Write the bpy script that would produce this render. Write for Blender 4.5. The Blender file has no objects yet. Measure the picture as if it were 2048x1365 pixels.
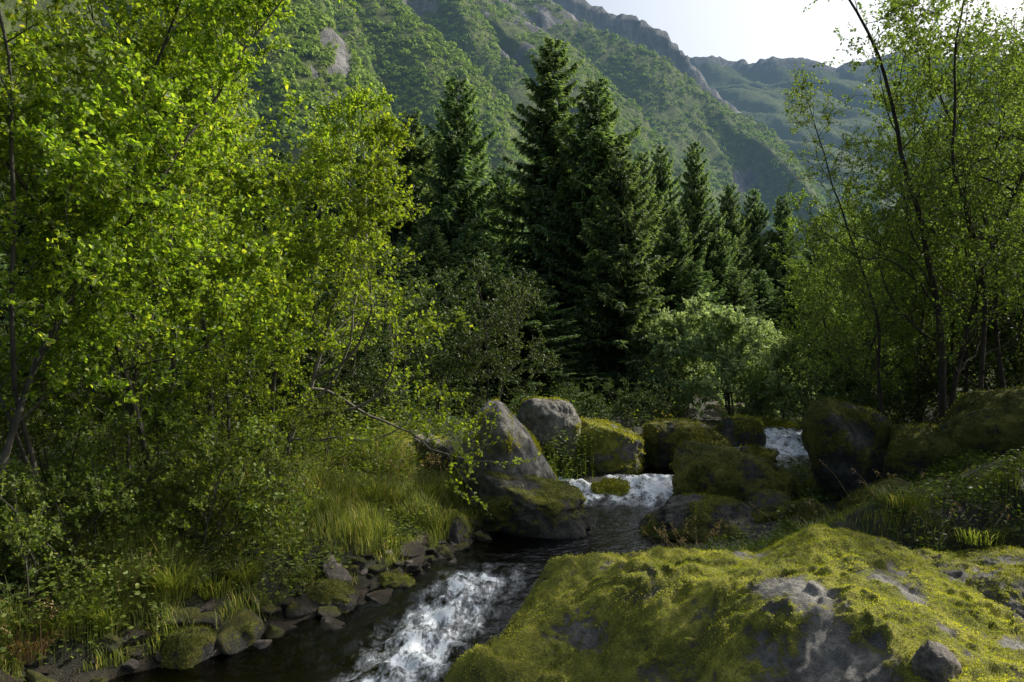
import bpy, bmesh, math, random
import numpy as np
COL = bpy.context.scene.collection
F = 1593.0; CH = 3.0; HZ = 700.0
def WX(px, Y): return (px-1024)/F*Y
def WZ(py, Y): return CH+(HZ-py)/F*Y

# ------------------------------------------------------------ noise
def _h(ix, iy, iz, s):
    n = (ix*73856093) ^ (iy*19349663) ^ (iz*83492791) ^ (s*2654435)
    n = n & 0x7fffffff
    n = ((n ^ (n >> 13))*1274126177) & 0x7fffffff
    n = ((n ^ (n >> 15))*668265263) & 0x7fffffff
    return ((n >> 8) & 0xffff)/65535.0
def vn(P, s=0):
    P = np.asarray(P, float); I = np.floor(P).astype(np.int64); f = P-I; f = f*f*(3-2*f)
    r = 0
    for a in (0, 1):
        wx = f[:, 0] if a else 1-f[:, 0]
        for b in (0, 1):
            wy = f[:, 1] if b else 1-f[:, 1]
            for c in (0, 1):
                wz = f[:, 2] if c else 1-f[:, 2]
                r = r+wx*wy*wz*_h(I[:, 0]+a, I[:, 1]+b, I[:, 2]+c, s)
    return r
def fbm(P, o=4, s=0):
    P = np.asarray(P, float); r = 0; a = .5; t = 0
    for i in range(o):
        r = r+a*vn(P*(2.03**i)+i*7.3, s+i); t += a; a *= .5
    return r/t
def sstep(a, b, x):
    t = np.clip((x-a)/(b-a), 0, 1); return t*t*(3-2*t)
def P3(x, y, k=1.0, z=0.0):
    x = np.atleast_1d(np.asarray(x, float)); y = np.atleast_1d(np.asarray(y, float))
    return np.stack([x*k, y*k, np.full_like(x, z)], 1)

# ------------------------------------------------------------ mesh helpers
def mk(name, V, FL, mat=None, attrs=None, smooth=False):
    V = np.asarray(V, np.float32)
    if not isinstance(FL, list): FL = [FL]
    FL = [np.asarray(f, np.int32) for f in FL if len(f)]
    me = bpy.data.meshes.new(name)
    me.vertices.add(len(V)); me.vertices.foreach_set('co', V.ravel())
    lv = np.concatenate([f.ravel() for f in FL]); cnt = np.concatenate([np.full(len(f), f.shape[1], np.int32) for f in FL])
    st = np.concatenate([[0], np.cumsum(cnt)[:-1]]).astype(np.int32)
    me.loops.add(len(lv)); me.loops.foreach_set('vertex_index', lv)
    me.polygons.add(len(cnt)); me.polygons.foreach_set('loop_start', st)
    if smooth: me.polygons.foreach_set('use_smooth', np.ones(len(cnt), bool))
    me.update(calc_edges=True)
    if attrs:
        for k, a in attrs.items():
            at = me.attributes.new(k, 'FLOAT', 'POINT'); at.data.foreach_set('value', np.asarray(a, np.float32))
    if mat: me.materials.append(mat)
    return me
def ob(name, me, parent=None, loc=(0, 0, 0)):
    o = bpy.data.objects.new(name, me); COL.objects.link(o); o.location = loc
    if parent: o.parent = parent
    return o
def tag(o, label=None, cat=None, group=None, kind=None):
    if label: o['label'] = label
    if cat: o['category'] = cat
    if group: o['group'] = group
    if kind: o['kind'] = kind
    return o
def grid(xs, ys, zf):
    X, Y = np.meshgrid(xs, ys); x = X.ravel(); y = Y.ravel(); z = zf(x, y)
    nx = len(xs); ny = len(ys)
    i = (np.arange(ny-1)[:, None]*nx+np.arange(nx-1)[None, :]).ravel()
    return np.stack([x, y, z], 1), np.stack([i, i+1, i+1+nx, i+nx], 1)
def normals(me):
    n = np.empty(len(me.vertices)*3, np.float32); me.vertices.foreach_get('normal', n); return n.reshape(-1, 3)
def unit(v): return v/np.maximum(np.linalg.norm(v, axis=-1, keepdims=True), 1e-9)

class Tubes:
    def __init__(s): s.V = []; s.Q = []; s.n = 0
    def add(s, pts, rad, k=5):
        pts = np.asarray(pts, float); rad = np.asarray(rad, float); n = len(pts)
        d = np.gradient(pts, axis=0); d = unit(d)
        ref = np.array([1., .13, 0]) if abs(d[0][2]) > .7 else np.array([0, 0, 1.])
        a = unit(np.cross(d, ref)); b = np.cross(d, a)
        an = np.arange(k)*2*math.pi/k
        R = pts[:, None]+rad[:, None, None]*(np.cos(an)[None, :, None]*a[:, None]+np.sin(an)[None, :, None]*b[:, None])
        s.V.append(R.reshape(-1, 3))
        i = (np.arange(n-1)[:, None]*k+np.arange(k)[None, :]); j = (np.arange(n-1)[:, None]*k+((np.arange(k)+1) % k)[None, :])
        s.Q.append(np.stack([i, j, j+k, i+k], -1).reshape(-1, 4)+s.n); s.n += n*k
    def mesh(s, name, mat): return mk(name, np.concatenate(s.V), np.concatenate(s.Q), mat, None, True)

def leaves(P, D, N, L, W, tint, fold=.15):
    D = unit(D); S = unit(np.cross(D, N)); N = np.cross(S, D)
    L = np.asarray(L).reshape(-1, 1)*np.ones((len(P), 1)); W = np.asarray(W).reshape(-1, 1)*np.ones((len(P), 1))
    c = [P, P+D*L*.3+S*W*.45+N*W*fold, P+D*L*.72+S*W*.38+N*W*fold, P+D*L, P+D*L*.72-S*W*.38+N*W*fold, P+D*L*.3-S*W*.45+N*W*fold]
    V = np.stack(c, 1).reshape(-1, 3); b = (np.arange(len(P))*6)[:, None]
    Q = np.concatenate([b+np.array([[0, 1, 2, 3]]), b+np.array([[3, 4, 5, 0]])])
    return V, Q, np.repeat(tint, 6)
def blades(P, D, H, W, seg=3, droop=.6, rng=None):
    n = len(P); S = unit(np.stack([-D[:, 1], D[:, 0], np.zeros(n)], 1)+1e-5)
    H = H.reshape(-1, 1); W = np.asarray(W).reshape(-1, 1)*np.ones((n, 1)); V = []
    for i in range(seg+1):
        t = i/seg
        c = P+np.array([[0, 0, 1.]])*H*(t-droop*.5*t**3)+D*H*(.25*t+.75*t*t)
        w = W*(1-t)**.7*.5 if i < seg else W*0.03
        V += [c-S*w, c+S*w]
    V = np.stack(V, 1).reshape(-1, 3); b = (np.arange(n)*(2*(seg+1)))[:, None]
    Q = np.concatenate([b+np.array([[2*i, 2*i+1, 2*i+3, 2*i+2]]) for i in range(seg)])
    return V, Q, 2*(seg+1)

# ------------------------------------------------------------ materials
def newmat(name):
    m = bpy.data.materials.new(name); m.use_nodes = True; nt = m.node_tree; nt.nodes.clear()
    try: m.cycles.emission_sampling = 'NONE'
    except Exception: pass
    return m, nt, nt.nodes.new('ShaderNodeOutputMaterial')
def N(nt, t, **kw):
    n = nt.nodes.new('ShaderNode'+t)
    for k, v in kw.items():
        if k in n.inputs: n.inputs[k].default_value = v
        else: setattr(n, k, v)
    return n
def ramp(nt, src, stops):
    r = nt.nodes.new('ShaderNodeValToRGB'); e = r.color_ramp.elements
    e[0].position = stops[0][0]; e[0].color = (*stops[0][1], 1); e[1].position = stops[-1][0]; e[1].color = (*stops[-1][1], 1)
    for p, c in stops[1:-1]:
        x = e.new(p); x.color = (*c, 1)
    nt.links.new(src, r.inputs[0]); return r.outputs[0]
def attr(nt, n): return N(nt, 'Attribute', attribute_name=n).outputs['Fac']
def noiseN(nt, scale, detail=5, rough=.6, coord='Object', w=None):
    tc = nt.nodes.new('ShaderNodeTexCoord'); n = nt.nodes.new('ShaderNodeTexNoise')
    n.inputs['Scale'].default_value = scale; n.inputs['Detail'].default_value = detail; n.inputs['Roughness'].default_value = rough
    if w:
        mp = nt.nodes.new('ShaderNodeMapping'); mp.inputs['Scale'].default_value = w
        nt.links.new(tc.outputs[coord], mp.inputs[0]); nt.links.new(mp.outputs[0], n.inputs['Vector'])
    else: nt.links.new(tc.outputs[coord], n.inputs['Vector'])
    return n.outputs['Fac']
def mixc(nt, f, a, b, bt='MIX'):
    m = nt.nodes.new('ShaderNodeMix'); m.data_type = 'RGBA'; m.blend_type = bt
    for s, v in ((m.inputs[0], f), (m.inputs[6], a), (m.inputs[7], b)):
        if isinstance(v, bpy.types.NodeSocket): nt.links.new(v, s)
        else: s.default_value = v if not isinstance(v, tuple) else (*v, 1)
    return m.outputs[2]
def math_(nt, op, a, b=None, clamp=False):
    m = nt.nodes.new('ShaderNodeMath'); m.operation = op; m.use_clamp = clamp
    for i, v in enumerate((a, b)):
        if v is None: continue
        if isinstance(v, bpy.types.NodeSocket): nt.links.new(v, m.inputs[i])
        else: m.inputs[i].default_value = v
    return m.outputs[0]
def bump(nt, h, strength, dist):
    b = nt.nodes.new('ShaderNodeBump'); b.inputs['Strength'].default_value = strength; b.inputs['Distance'].default_value = dist
    nt.links.new(h, b.inputs['Height']); return b.outputs[0]
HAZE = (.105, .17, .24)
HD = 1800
def paint_haze(nt, sh, D):  # aerial haze painted on: surfaces blend into flat bluish emission with depth
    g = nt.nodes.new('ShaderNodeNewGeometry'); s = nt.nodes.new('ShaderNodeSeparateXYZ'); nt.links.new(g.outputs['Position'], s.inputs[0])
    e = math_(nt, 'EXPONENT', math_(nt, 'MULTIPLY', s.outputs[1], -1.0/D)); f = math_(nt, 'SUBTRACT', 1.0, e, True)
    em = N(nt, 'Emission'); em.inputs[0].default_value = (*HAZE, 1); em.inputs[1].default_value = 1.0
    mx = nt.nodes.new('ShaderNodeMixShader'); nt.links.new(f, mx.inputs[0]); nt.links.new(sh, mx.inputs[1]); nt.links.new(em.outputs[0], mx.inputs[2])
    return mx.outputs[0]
def leafmat(name, stops, trans=.45, tcol=1.6, rough=.5, hz=None, spec=.3, tt=(1.1, 1.1, .35)):
    m, nt, out = newmat(name)
    c = ramp(nt, attr(nt, 'tint'), stops)
    oi = nt.nodes.new('ShaderNodeObjectInfo'); hs = nt.nodes.new('ShaderNodeHueSaturation')
    nt.links.new(c, hs.inputs['Color'])
    nt.links.new(math_(nt, 'ADD', math_(nt, 'MULTIPLY', oi.outputs['Random'], .35), .85), hs.inputs['Value'])
    nt.links.new(math_(nt, 'ADD', math_(nt, 'MULTIPLY', oi.outputs['Random'], .02), .49), hs.inputs['Hue'])
    c = hs.outputs[0]
    p = N(nt, 'BsdfPrincipled', Roughness=rough); p.inputs['Specular IOR Level'].default_value = spec; nt.links.new(c, p.inputs['Base Color'])
    t = N(nt, 'BsdfTranslucent'); nt.links.new(mixc(nt, 1.0, c, tuple(tcol*v for v in tt), 'MULTIPLY'), t.inputs[0])
    mx = nt.nodes.new('ShaderNodeMixShader'); mx.inputs[0].default_value = trans
    nt.links.new(p.outputs[0], mx.inputs[1]); nt.links.new(t.outputs[0], mx.inputs[2])
    sh = mx.outputs[0]
    if hz: sh = paint_haze(nt, sh, hz)
    nt.links.new(sh, out.inputs[0]); return m
def barkmat(name, a, b):
    m, nt, out = newmat(name)
    n = noiseN(nt, 9, 6, .7, w=(1, 1, .5)); p = N(nt, 'BsdfPrincipled', Roughness=.85)
    nt.links.new(ramp(nt, n, [(.35, a), (.65, b)]), p.inputs['Base Color'])
    nt.links.new(bump(nt, noiseN(nt, 30, 5, .7, w=(1, 1, .3)), .6, .02), p.inputs['Normal']); nt.links.new(p.outputs[0], out.inputs[0]); return m

M_alder = leafmat('alder_leaf', [(0, (.08, .13, .02)), (.45, (.17, .255, .033)), (.8, (.28, .36, .05)), (1, (.42, .42, .08))], .55, 1.95, spec=.45)
M_open = leafmat('open_leaf', [(0, (.065, .105, .03)), (.5, (.135, .195, .05)), (1, (.25, .31, .085))], .52, 1.8, tt=(1.02, 1.1, .4))
M_shade = leafmat('shade_leaf', [(0, (.03, .055, .018)), (.5, (.07, .11, .03)), (1, (.17, .22, .08))], .4, 1.4, tt=(1.05, 1.05, .5), spec=.4)  # leaf colour darkened to carry the shade these trees stand in
M_sage = leafmat('pale_leaf', [(0, (.2, .27, .13)), (.5, (.36, .45, .23)), (1, (.55, .62, .38))], .4, 1.3, tt=(1.05, 1.1, .6))
M_herb = leafmat('herb_leaf', [(0, (.055, .085, .02)), (.6, (.15, .2, .04)), (1, (.36, .36, .1))], .45, 1.6)
M_grass = leafmat('grass_blade', [(0, (.08, .115, .02)), (.5, (.17, .22, .045)), (.75, (.33, .33, .1)), (1, (.62, .52, .29))], .45, 1.5, tt=(1.1, 1.05, .5))
M_dry = leafmat('dry_grass', [(0, (.2, .14, .07)), (1, (.5, .35, .2))], .3, 1.1)
M_needle = leafmat('spruce_needles', [(0, (.032, .068, .034)), (.5, (.09, .15, .07)), (1, (.29, .38, .15))], .38, 1.55, .6, tt=(1.05, 1.1, .5))
M_moss = leafmat('moss_tuft', [(0, (.13, .145, .02)), (.5, (.34, .35, .045)), (1, (.72, .66, .13))], .38, 1.4, .9, spec=.1)
M_mossd = leafmat('dark_moss_tuft', [(0, (.055, .065, .015)), (.5, (.17, .185, .03)), (1, (.5, .46, .09))], .3, 1.2, .9, spec=.1)
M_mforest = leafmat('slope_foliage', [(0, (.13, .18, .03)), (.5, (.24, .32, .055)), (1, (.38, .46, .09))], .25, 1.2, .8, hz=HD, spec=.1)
M_flower = leafmat('yellow_petal', [(0, (.5, .38, .03)), (1, (.6, .45, .04))], .3, 1)
M_bark = barkmat('grey_bark', (.025, .022, .016), (.1, .09, .07))
M_barkd = barkmat('dark_bark', (.02, .016, .012), (.07, .055, .04))
M_barkp = barkmat('pale_bark', (.1, .09, .07), (.26, .24, .2))

def rockmat(name, rock, wet=0.0, scale=1.0, mg=1.0):
    m, nt, out = newmat(name)
    n1 = noiseN(nt, 2.2*scale, 8, .65); n2 = noiseN(nt, 11*scale, 9, .72); n3 = noiseN(nt, 70*scale, 4, .7)
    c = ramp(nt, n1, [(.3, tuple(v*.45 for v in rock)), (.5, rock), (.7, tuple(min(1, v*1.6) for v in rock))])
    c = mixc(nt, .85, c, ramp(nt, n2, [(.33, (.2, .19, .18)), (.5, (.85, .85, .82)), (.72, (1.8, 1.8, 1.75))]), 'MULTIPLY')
    a = attr(nt, 'moss')
    f = math_(nt, 'ADD', a, math_(nt, 'MULTIPLY', math_(nt, 'SUBTRACT', n2, .5), 1.9))
    f = ramp(nt, f, [(.38, (0, 0, 0)), (.56, (1, 1, 1))])
    mc = ramp(nt, math_(nt, 'ADD', math_(nt, 'MULTIPLY', n1, .6), math_(nt, 'MULTIPLY', n3, .4)), [(.36, tuple(v*mg for v in (.07, .08, .014))), (.5, tuple(v*mg for v in (.26, .275, .04))), (.62, tuple(v*mg for v in (.58, .54, .1)))])
    c = mixc(nt, f, c, mc)
    p = N(nt, 'BsdfPrincipled'); nt.links.new(c, p.inputs['Base Color'])
    nt.links.new(math_(nt, 'ADD', .75-wet, math_(nt, 'MULTIPLY', f, .2+wet)), p.inputs['Roughness'])
    h = math_(nt, 'ADD', math_(nt, 'MULTIPLY', n2, 1.0), math_(nt, 'ADD', math_(nt, 'MULTIPLY', n3, .3), math_(nt, 'MULTIPLY', f, .25)))
    nt.links.new(bump(nt, h, 1.0, .12/scale), p.inputs['Normal']); nt.links.new(p.outputs[0], out.inputs[0]); return m
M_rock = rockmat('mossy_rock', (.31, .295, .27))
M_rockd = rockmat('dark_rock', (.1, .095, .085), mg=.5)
M_rockwet = rockmat('wet_stone', (.08, .065, .05), wet=.45, scale=3, mg=.6)
M_stone = rockmat('pale_stone', (.24, .21, .18), wet=.1, scale=3)

# ------------------------------------------------------------ river and ground
ly = [-20, 5, 7.5, 10, 13.8, 15.3, 17.5, 20, 22.5, 40, 150, 4000]
lz = [0, 0, 0, .25, .29, .5, .57, .68, .74, 1.2, 3, 4]
def zw(y): return np.interp(y, ly, lz)
cy_ = [-20, 5, 7, 8.6, 10, 11.3, 12.5, 13.6, 14.7, 15.4, 17, 19.5, 22, 30, 60]
cx_ = [-3, -2.6, -2.2, -1.1, -.4, .85, 1.55, 2.0, 2.25, 2.9, 4.2, 6.3, 7.5, 9, 16]
cw_ = [3, 2.2, 1.75, 1.0, .75, 1.5, 1.35, 1.1, 1.05, 1.0, 1.1, 1.05, 1.1, 1.6, 2]
def cx(y): return np.interp(y, cy_, cx_)
def cw(y): return np.interp(y, cy_, cw_)
def gh(x, y):
    x = np.atleast_1d(np.asarray(x, float)); y = np.atleast_1d(np.asarray(y, float))
    s = x-cx(y); d = np.abs(s)-cw(y)
    Lp = np.interp(d, [-3, -1, -.4, 0, .35, 1.1, 2.3, 5, 12, 40, 200], [-.45, -.35, -.2, -.02, .14, .5, .8, 1.0, 1.3, 2.2, 6])
    Lp = Lp*(1-.7*sstep(12.8, 15.5, y)*sstep(60, 35, y)*(d > 0))
    Rp = np.interp(d, [-3, -1, -.4, 0, .6, 1.6, 2.7, 4.4, 10, 40, 200], [-.45, -.35, -.2, -.02, .0, .05, .25, 1.05, 2.2, 4, 8])
    near = sstep(9.9, 8.4, y)*sstep(8.5, 6.0, x)*sstep(-.2, .6, d)
    Rp = Rp*(1-near)-.45*near
    mid = sstep(8.5, 9.8, y)*sstep(11.5, 10.2, y)*sstep(.2, 1.2, d)*sstep(8, 5, x)
    Rp = Rp*(1-.2*mid)
    b = np.where(s < 0, Lp, Rp)
    amp = sstep(-.2, 1.0, d)*np.where((s > 0) & (y < 18), .4+.6*sstep(2, 4, d), 1)
    n = (fbm(P3(x, y, .9), 4, 3)-.5)*.45*amp+(fbm(P3(x, y, 5), 3, 9)-.5)*(.05+.08*amp)
    far = sstep(40, 400, y)
    return zw(y)+b+n*(1-far)
def g1(x, y): return float(gh(x, y)[0])

xs = np.concatenate([-np.geomspace(3500, 9.05, 70), np.linspace(-9, 11, 330), np.geomspace(11.05, 3500, 70)])
ys = np.concatenate([-np.geomspace(60, 1, 12)+2, np.linspace(2, 26, 330), np.geomspace(26.1, 5000, 110)])
V, Q = grid(xs, ys, gh)
m, nt, out = newmat('forest_floor')
n1 = noiseN(nt, .8, 8, .65); n2 = noiseN(nt, 9, 6, .7); n3 = noiseN(nt, 60, 3, .7)
c = ramp(nt, n1, [(.35, (.014, .014, .007)), (.5, (.02, .026, .009)), (.65, (.04, .05, .013))])
c = mixc(nt, .7, c, ramp(nt, n2, [(.35, (.35, .33, .3)), (.7, (1.4, 1.4, 1.3))]), 'MULTIPLY')
c = mixc(nt, attr(nt, 'bed'), c, ramp(nt, n2, [(.35, (.018, .013, .008)), (.6, (.055, .04, .022)), (.75, (.12, .09, .055))]))
p = N(nt, 'BsdfPrincipled', Roughness=.7); nt.links.new(c, p.inputs['Base Color'])
nt.links.new(bump(nt, math_(nt, 'ADD', n2, math_(nt, 'MULTIPLY', n3, .5)), 1, .08), p.inputs['Normal']); nt.links.new(p.outputs[0], out.inputs[0])
dd = np.abs(V[:, 0]-cx(V[:, 1]))-cw(V[:, 1])
tag(ob('ground', mk('ground', V, Q, m, {'bed': 1-sstep(-.1, .5, dd+.3*(fbm(V*2, 3, 4)-.5))}, True)), kind='structure')

# water
def foamf(x, y):
    f1 = np.exp(-((x-np.interp(y, [5.5, 7.2, 8.6, 9.9, 10.6], [-1.5, -1.1, -.75, -.3, -.1]))/np.interp(y, [5.5, 7.2, 8.6, 9.9], [.45, .52, .52, .5]))**2)*sstep(10.6, 9.6, y)*sstep(3, 6.5, y)*.85
    f2 = sstep(13.3, 14.5, y)*sstep(16.1, 15.3, y)*.95
    f3 = sstep(17.0, 18.4, y)*sstep(24, 21.5, y)*.95
    return np.maximum(np.maximum(f1, f2), f3)
ty = np.linspace(2.5, 30, 1000); tt = np.linspace(-1, 1, 120)
T, Y = np.meshgrid(tt, ty); y = Y.ravel(); x = cx(y)+T.ravel()*(cw(y)+.9)
fo = foamf(x, y); fa = fo*np.where(y > 12, .65, 1)
w1 = fbm(np.stack([x*2.2+y*.6, y*2.6, y*0], 1), 3, 21)-.5; w2 = fbm(np.stack([x*9, y*7, y*0], 1), 4, 25)-.5
w3 = 1-np.abs(fbm(np.stack([x*4, y*2.6, y*0], 1), 4, 31)-.5)*4
z = zw(y)+w1*(.03+.28*fa)+w2*(.022+.05*fa)+np.clip(w3, 0, 1)*.09*fa
i = (np.arange(999)[:, None]*120+np.arange(119)[None, :]).ravel()
m, nt, out = newmat('river_water')
nz = noiseN(nt, 3.2, 8, .64, w=(1.6, .8, 1)); nz2 = noiseN(nt, 20, 5, .65, w=(1.4, .6, 1))
fat_ = attr(nt, 'foam')
amp_ = math_(nt, 'MINIMUM', math_(nt, 'ADD', math_(nt, 'MULTIPLY', fat_, 1.6), .05), 1.0)
nn_ = math_(nt, 'MULTIPLY', math_(nt, 'SUBTRACT', math_(nt, 'ADD', math_(nt, 'MULTIPLY', nz, .7), math_(nt, 'MULTIPLY', nz2, .3)), .5), 4.6)
f = math_(nt, 'ADD', fat_, math_(nt, 'MULTIPLY', nn_, amp_))
f = ramp(nt, f, [(.3, (0, 0, 0)), (.7, (.25, .25, .25)), (1.1, (.92, .92, .92))])
rip = bump(nt, math_(nt, 'ADD', noiseN(nt, 7, 3, .6, w=(1, 1.5, 1)), math_(nt, 'MULTIPLY', nz2, .4)), .4, .06)
fr = N(nt, 'Fresnel', IOR=1.33); nt.links.new(rip, fr.inputs['Normal'])
tr = N(nt, 'BsdfTransparent'); tr.inputs[0].default_value = (.3, .26, .16, 1)
gl = N(nt, 'BsdfGlossy', Roughness=.06); gl.inputs[0].default_value = (.95, .97, 1, 1); nt.links.new(rip, gl.inputs['Normal'])
mx = nt.nodes.new('ShaderNodeMixShader'); nt.links.new(fr.outputs[0], mx.inputs[0]); nt.links.new(tr.outputs[0], mx.inputs[1]); nt.links.new(gl.outputs[0], mx.inputs[2])
wh = N(nt, 'BsdfPrincipled', Roughness=.4); wh.inputs['Base Color'].default_value = (.74, .8, .87, 1)
nt.links.new(bump(nt, nz2, .4, .04), wh.inputs['Normal'])
m2 = nt.nodes.new('ShaderNodeMixShader'); nt.links.new(f, m2.inputs[0]); nt.links.new(mx.outputs[0], m2.inputs[1]); nt.links.new(wh.outputs[0], m2.inputs[2])
nt.links.new(m2.outputs[0], out.inputs[0])
tag(ob('river', mk('river', np.stack([x, y, z], 1), np.stack([i, i+1, i+121, i+120], 1), m, {'foam': fo}, True)), kind='structure')

# ------------------------------------------------------------ mountains
SP = [
 ([(-900, -900, 300), (0, -420, 295), (300, -250, 290), (560, -60, 280), (640, 40, 275), (700, 95, 270), (740, 170, 262), (790, 225, 255), (860, 300, 250), (960, 420, 240), (1100, 560, 230), (1300, 690, 220)], 1.0),
 ([(-900, -1100, 470), (0, -600, 460), (500, -300, 450), (720, -80, 440), (800, 10, 430), (880, 70, 420), (940, 130, 415), (1000, 200, 410), (1035, 262, 400), (1070, 330, 390), (1150, 430, 380), (1300, 560, 370), (1500, 690, 360)], 1.0),
 ([(-900, -1200, 720), (0, -700, 700), (700, -300, 680), (900, -80, 660), (1000, 10, 650), (1100, 70, 640), (1190, 150, 630), (1270, 230, 620), (1340, 310, 610), (1390, 380, 600), (1500, 500, 590), (1700, 690, 580)], 1.0),
 ([(-900, -1300, 980), (300, -600, 950), (900, -200, 900), (1050, -40, 880), (1150, 60, 870), (1260, 105, 860), (1380, 170, 850), (1470, 230, 840), (1550, 275, 830), (1600, 340, 820), (1660, 420, 810), (1800, 600, 800), (1950, 690, 800)], 1.0),
 ([(-900, -1400, 1350), (600, -300, 1300), (1000, -90, 1250), (1100, -40, 1240), (1180, 0, 1230), (1210, 14, 1226), (1275, 30, 1220), (1335, 62, 1210), (1378, 110, 1200), (1420, 170, 1196), (1500, 235, 1190), (1590, 300, 1180), (1700, 420, 1170), (1850, 600, 1160), (2000, 690, 1150)], .75),
 ([(-900, 120, 2100), (1200, 130, 2100), (1380, 112, 2100), (1430, 108, 2100), (1480, 110, 2100), (1510, 122, 2100), (1560, 108, 2100), (1620, 112, 2100), (1680, 122, 2100), (1740, 115, 2100), (1790, 98, 2100), (1850, 108, 2100), (1950, 112, 2100), (2048, 100, 2100), (2400, 60, 2100), (3400, -50, 2100)], .55)]
CR = []
for pl, k in SP:
    X = np.array([WX(a, c) for a, b, c in pl]); Z = np.array([WZ(b, c) for a, b, c in pl]); Yc = np.array([c for a, b, c in pl], float)
    CR.append((X, Yc, Z, k))
def mh(x, y, full=False):
    best = np.full(len(x), -30.0); rock = np.zeros(len(x)); crest = np.zeros(len(x))
    for j, (X, Yc, Z, k) in enumerate(CR):
        wob = (fbm(P3(x, y*0+j*50, 1/(20.+j*12)), 3, 40+j)-.5)
        yc = np.interp(x, X, Yc)+(fbm(P3(x, y*0, .012), 3, 70+j)-.5)*50; zc = np.interp(x, X, Z)+wob*([8, 12, 22, 28, 10, 8][j])
        zc = zc+np.where(x > X[-1], -(x-X[-1])*.4, 0)
        d = np.abs(y-yc)
        if j == 4: drop = np.interp(d, [0, 18, 40, 500, 5000], [0, 52, 82, 440, 3900]); steep = (d < 42) & (y < yc+5)
        elif j == 5: drop = np.interp(d, [0, 25, 60, 1100, 6000], [0, 30, 60, 640, 3500]); steep = (d < 30)
        else: drop = k*d; steep = np.zeros(len(x), bool)
        xr = x+.8*(y-yc)
        rib = sstep(0, 1.15, np.clip(np.abs(fbm(np.stack([xr/(60.+j*20), (y-yc)/(200.+j*50), x*0], 1), 3, 90+j)-.5)*6, 0, 1.2))
        z = zc-drop+(rib-.7)*sstep(0, 50+10*j, d)*(17+9*j)
        up = z > best
        best = np.where(up, z, best)
        rk = steep*1.0
        if j in (0, 2, 3): rk = np.maximum(rk, sstep(.69, .75, fbm(np.stack([x/45., y/45., z/45.], 1), 4, 120+j))*.8)
        rock = np.where(up, rk, rock); crest = np.where(up, d < 40, crest)
    px_ = 1024+x/y*F; py_ = HZ-(best-CH)/y*F
    r1 = (np.exp(-((px_-660)/45)**2-((py_-135)/85)**2)*.9+np.exp(-((px_-1080)/110)**2-((py_-10)/45)**2)*1.5)*(y > 200)
    rock = np.clip(rock+r1*1.2*(fbm(np.stack([x/12., y/12., best/12.], 1), 5, 7) > .48), 0, 1)
    det = fbm(np.stack([x/18., y/18., best/40.], 1), 5, 55)-.5
    det2 = np.abs(fbm(np.stack([x/16., y/16., best/60.], 1), 4, 56)-.5)
    best = best+det*(7+y*.003)+rock*(det2*30-4)*np.where(crest > 0, .5, 1)
    return (best, rock) if full else best
u = np.linspace(-.75, .95, 680); yy = np.concatenate([np.geomspace(150, 1500, 560), np.geomspace(1503, 3300, 120)])
U, Y = np.meshgrid(u, yy); y = Y.ravel(); x = (U.ravel()*y)
z, rk = mh(x, y, True)
z = np.where(y < 175, z-(175-y)*1.0, z)
i = (np.arange(len(yy)-1)[:, None]*680+np.arange(679)[None, :]).ravel()
m, nt, out = newmat('mountain_slope')
n1 = noiseN(nt, .02, 8, .7); n2 = noiseN(nt, .16, 8, .75); n3 = noiseN(nt, .1, 9, .75, w=(1, 1, .25))
g = ramp(nt, n2, [(.35, (.06, .085, .015)), (.5, (.16, .21, .04)), (.68, (.3, .36, .08))])
rc = ramp(nt, n3, [(.3, (.05, .05, .05)), (.5, (.25, .245, .24)), (.68, (.6, .58, .55))])
fk = ramp(nt, math_(nt, 'ADD', attr(nt, 'rock'), math_(nt, 'MULTIPLY', math_(nt, 'SUBTRACT', n2, .5), 1.2)), [(.4, (0, 0, 0)), (.6, (1, 1, 1))])
p = N(nt, 'BsdfPrincipled', Roughness=.95); nt.links.new(mixc(nt, fk, g, rc), p.inputs['Base Color'])
nt.links.new(bump(nt, math_(nt, 'ADD', n2, n3), 1, 6), p.inputs['Normal'])
nt.links.new(paint_haze(nt, p.outputs[0], HD), out.inputs[0])
tag(ob('mountain', mk('mountain', np.stack([x, y, z], 1), np.stack([i, i+1, i+681, i+680], 1), m, {'rock': rk}, True)), kind='structure')

rs = np.random.RandomState(5)
n = 32000
y = np.exp(rs.uniform(np.log(215), np.log(1180), n)); px = rs.uniform(480, 1760, n); x = (px-1024)/F*y
z, rk = mh(x, y, True); keep = (rk < .45) & (z > 5) & (HZ-(z-CH)/y*F < 560) & (HZ-(z-CH)/y*F > -80) & (fbm(np.stack([x/30, y/30, z*0], 1), 3, 77) > .28)
x, y, z = x[keep], y[keep], z[keep]; n = len(x)
sc = (1.25+y*.0021)*rs.uniform(.6, 1.3, n)
K = 22; d = unit(rs.normal(size=(n, K, 3))); d[..., 2] = np.abs(d[..., 2])*.9+.0; d = unit(d)
c0 = np.stack([x, y, z+sc*.1], 1)[:, None]+d*sc[:, None, None]*rs.uniform(.7, 1.1, (n, K, 1))*np.array([1, 1, 1.1])
nn = unit(d+rs.normal(size=(n, K, 3))*.3); c0 = c0.reshape(-1, 3); nn = nn.reshape(-1, 3)
a = unit(np.cross(nn, rs.normal(size=nn.shape))); b = np.cross(nn, a); s = np.repeat(sc, K)[:, None]*rs.uniform(.22, .42, (n*K, 1))
V = np.stack([c0+a*s, c0+b*s*.8, c0-a*s, c0-b*s*.8], 1).reshape(-1, 3)
tint = np.clip(np.repeat(rs.normal(.5, .13, n), K)+rs.normal(0, .05, n*K), 0, 1)
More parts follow.
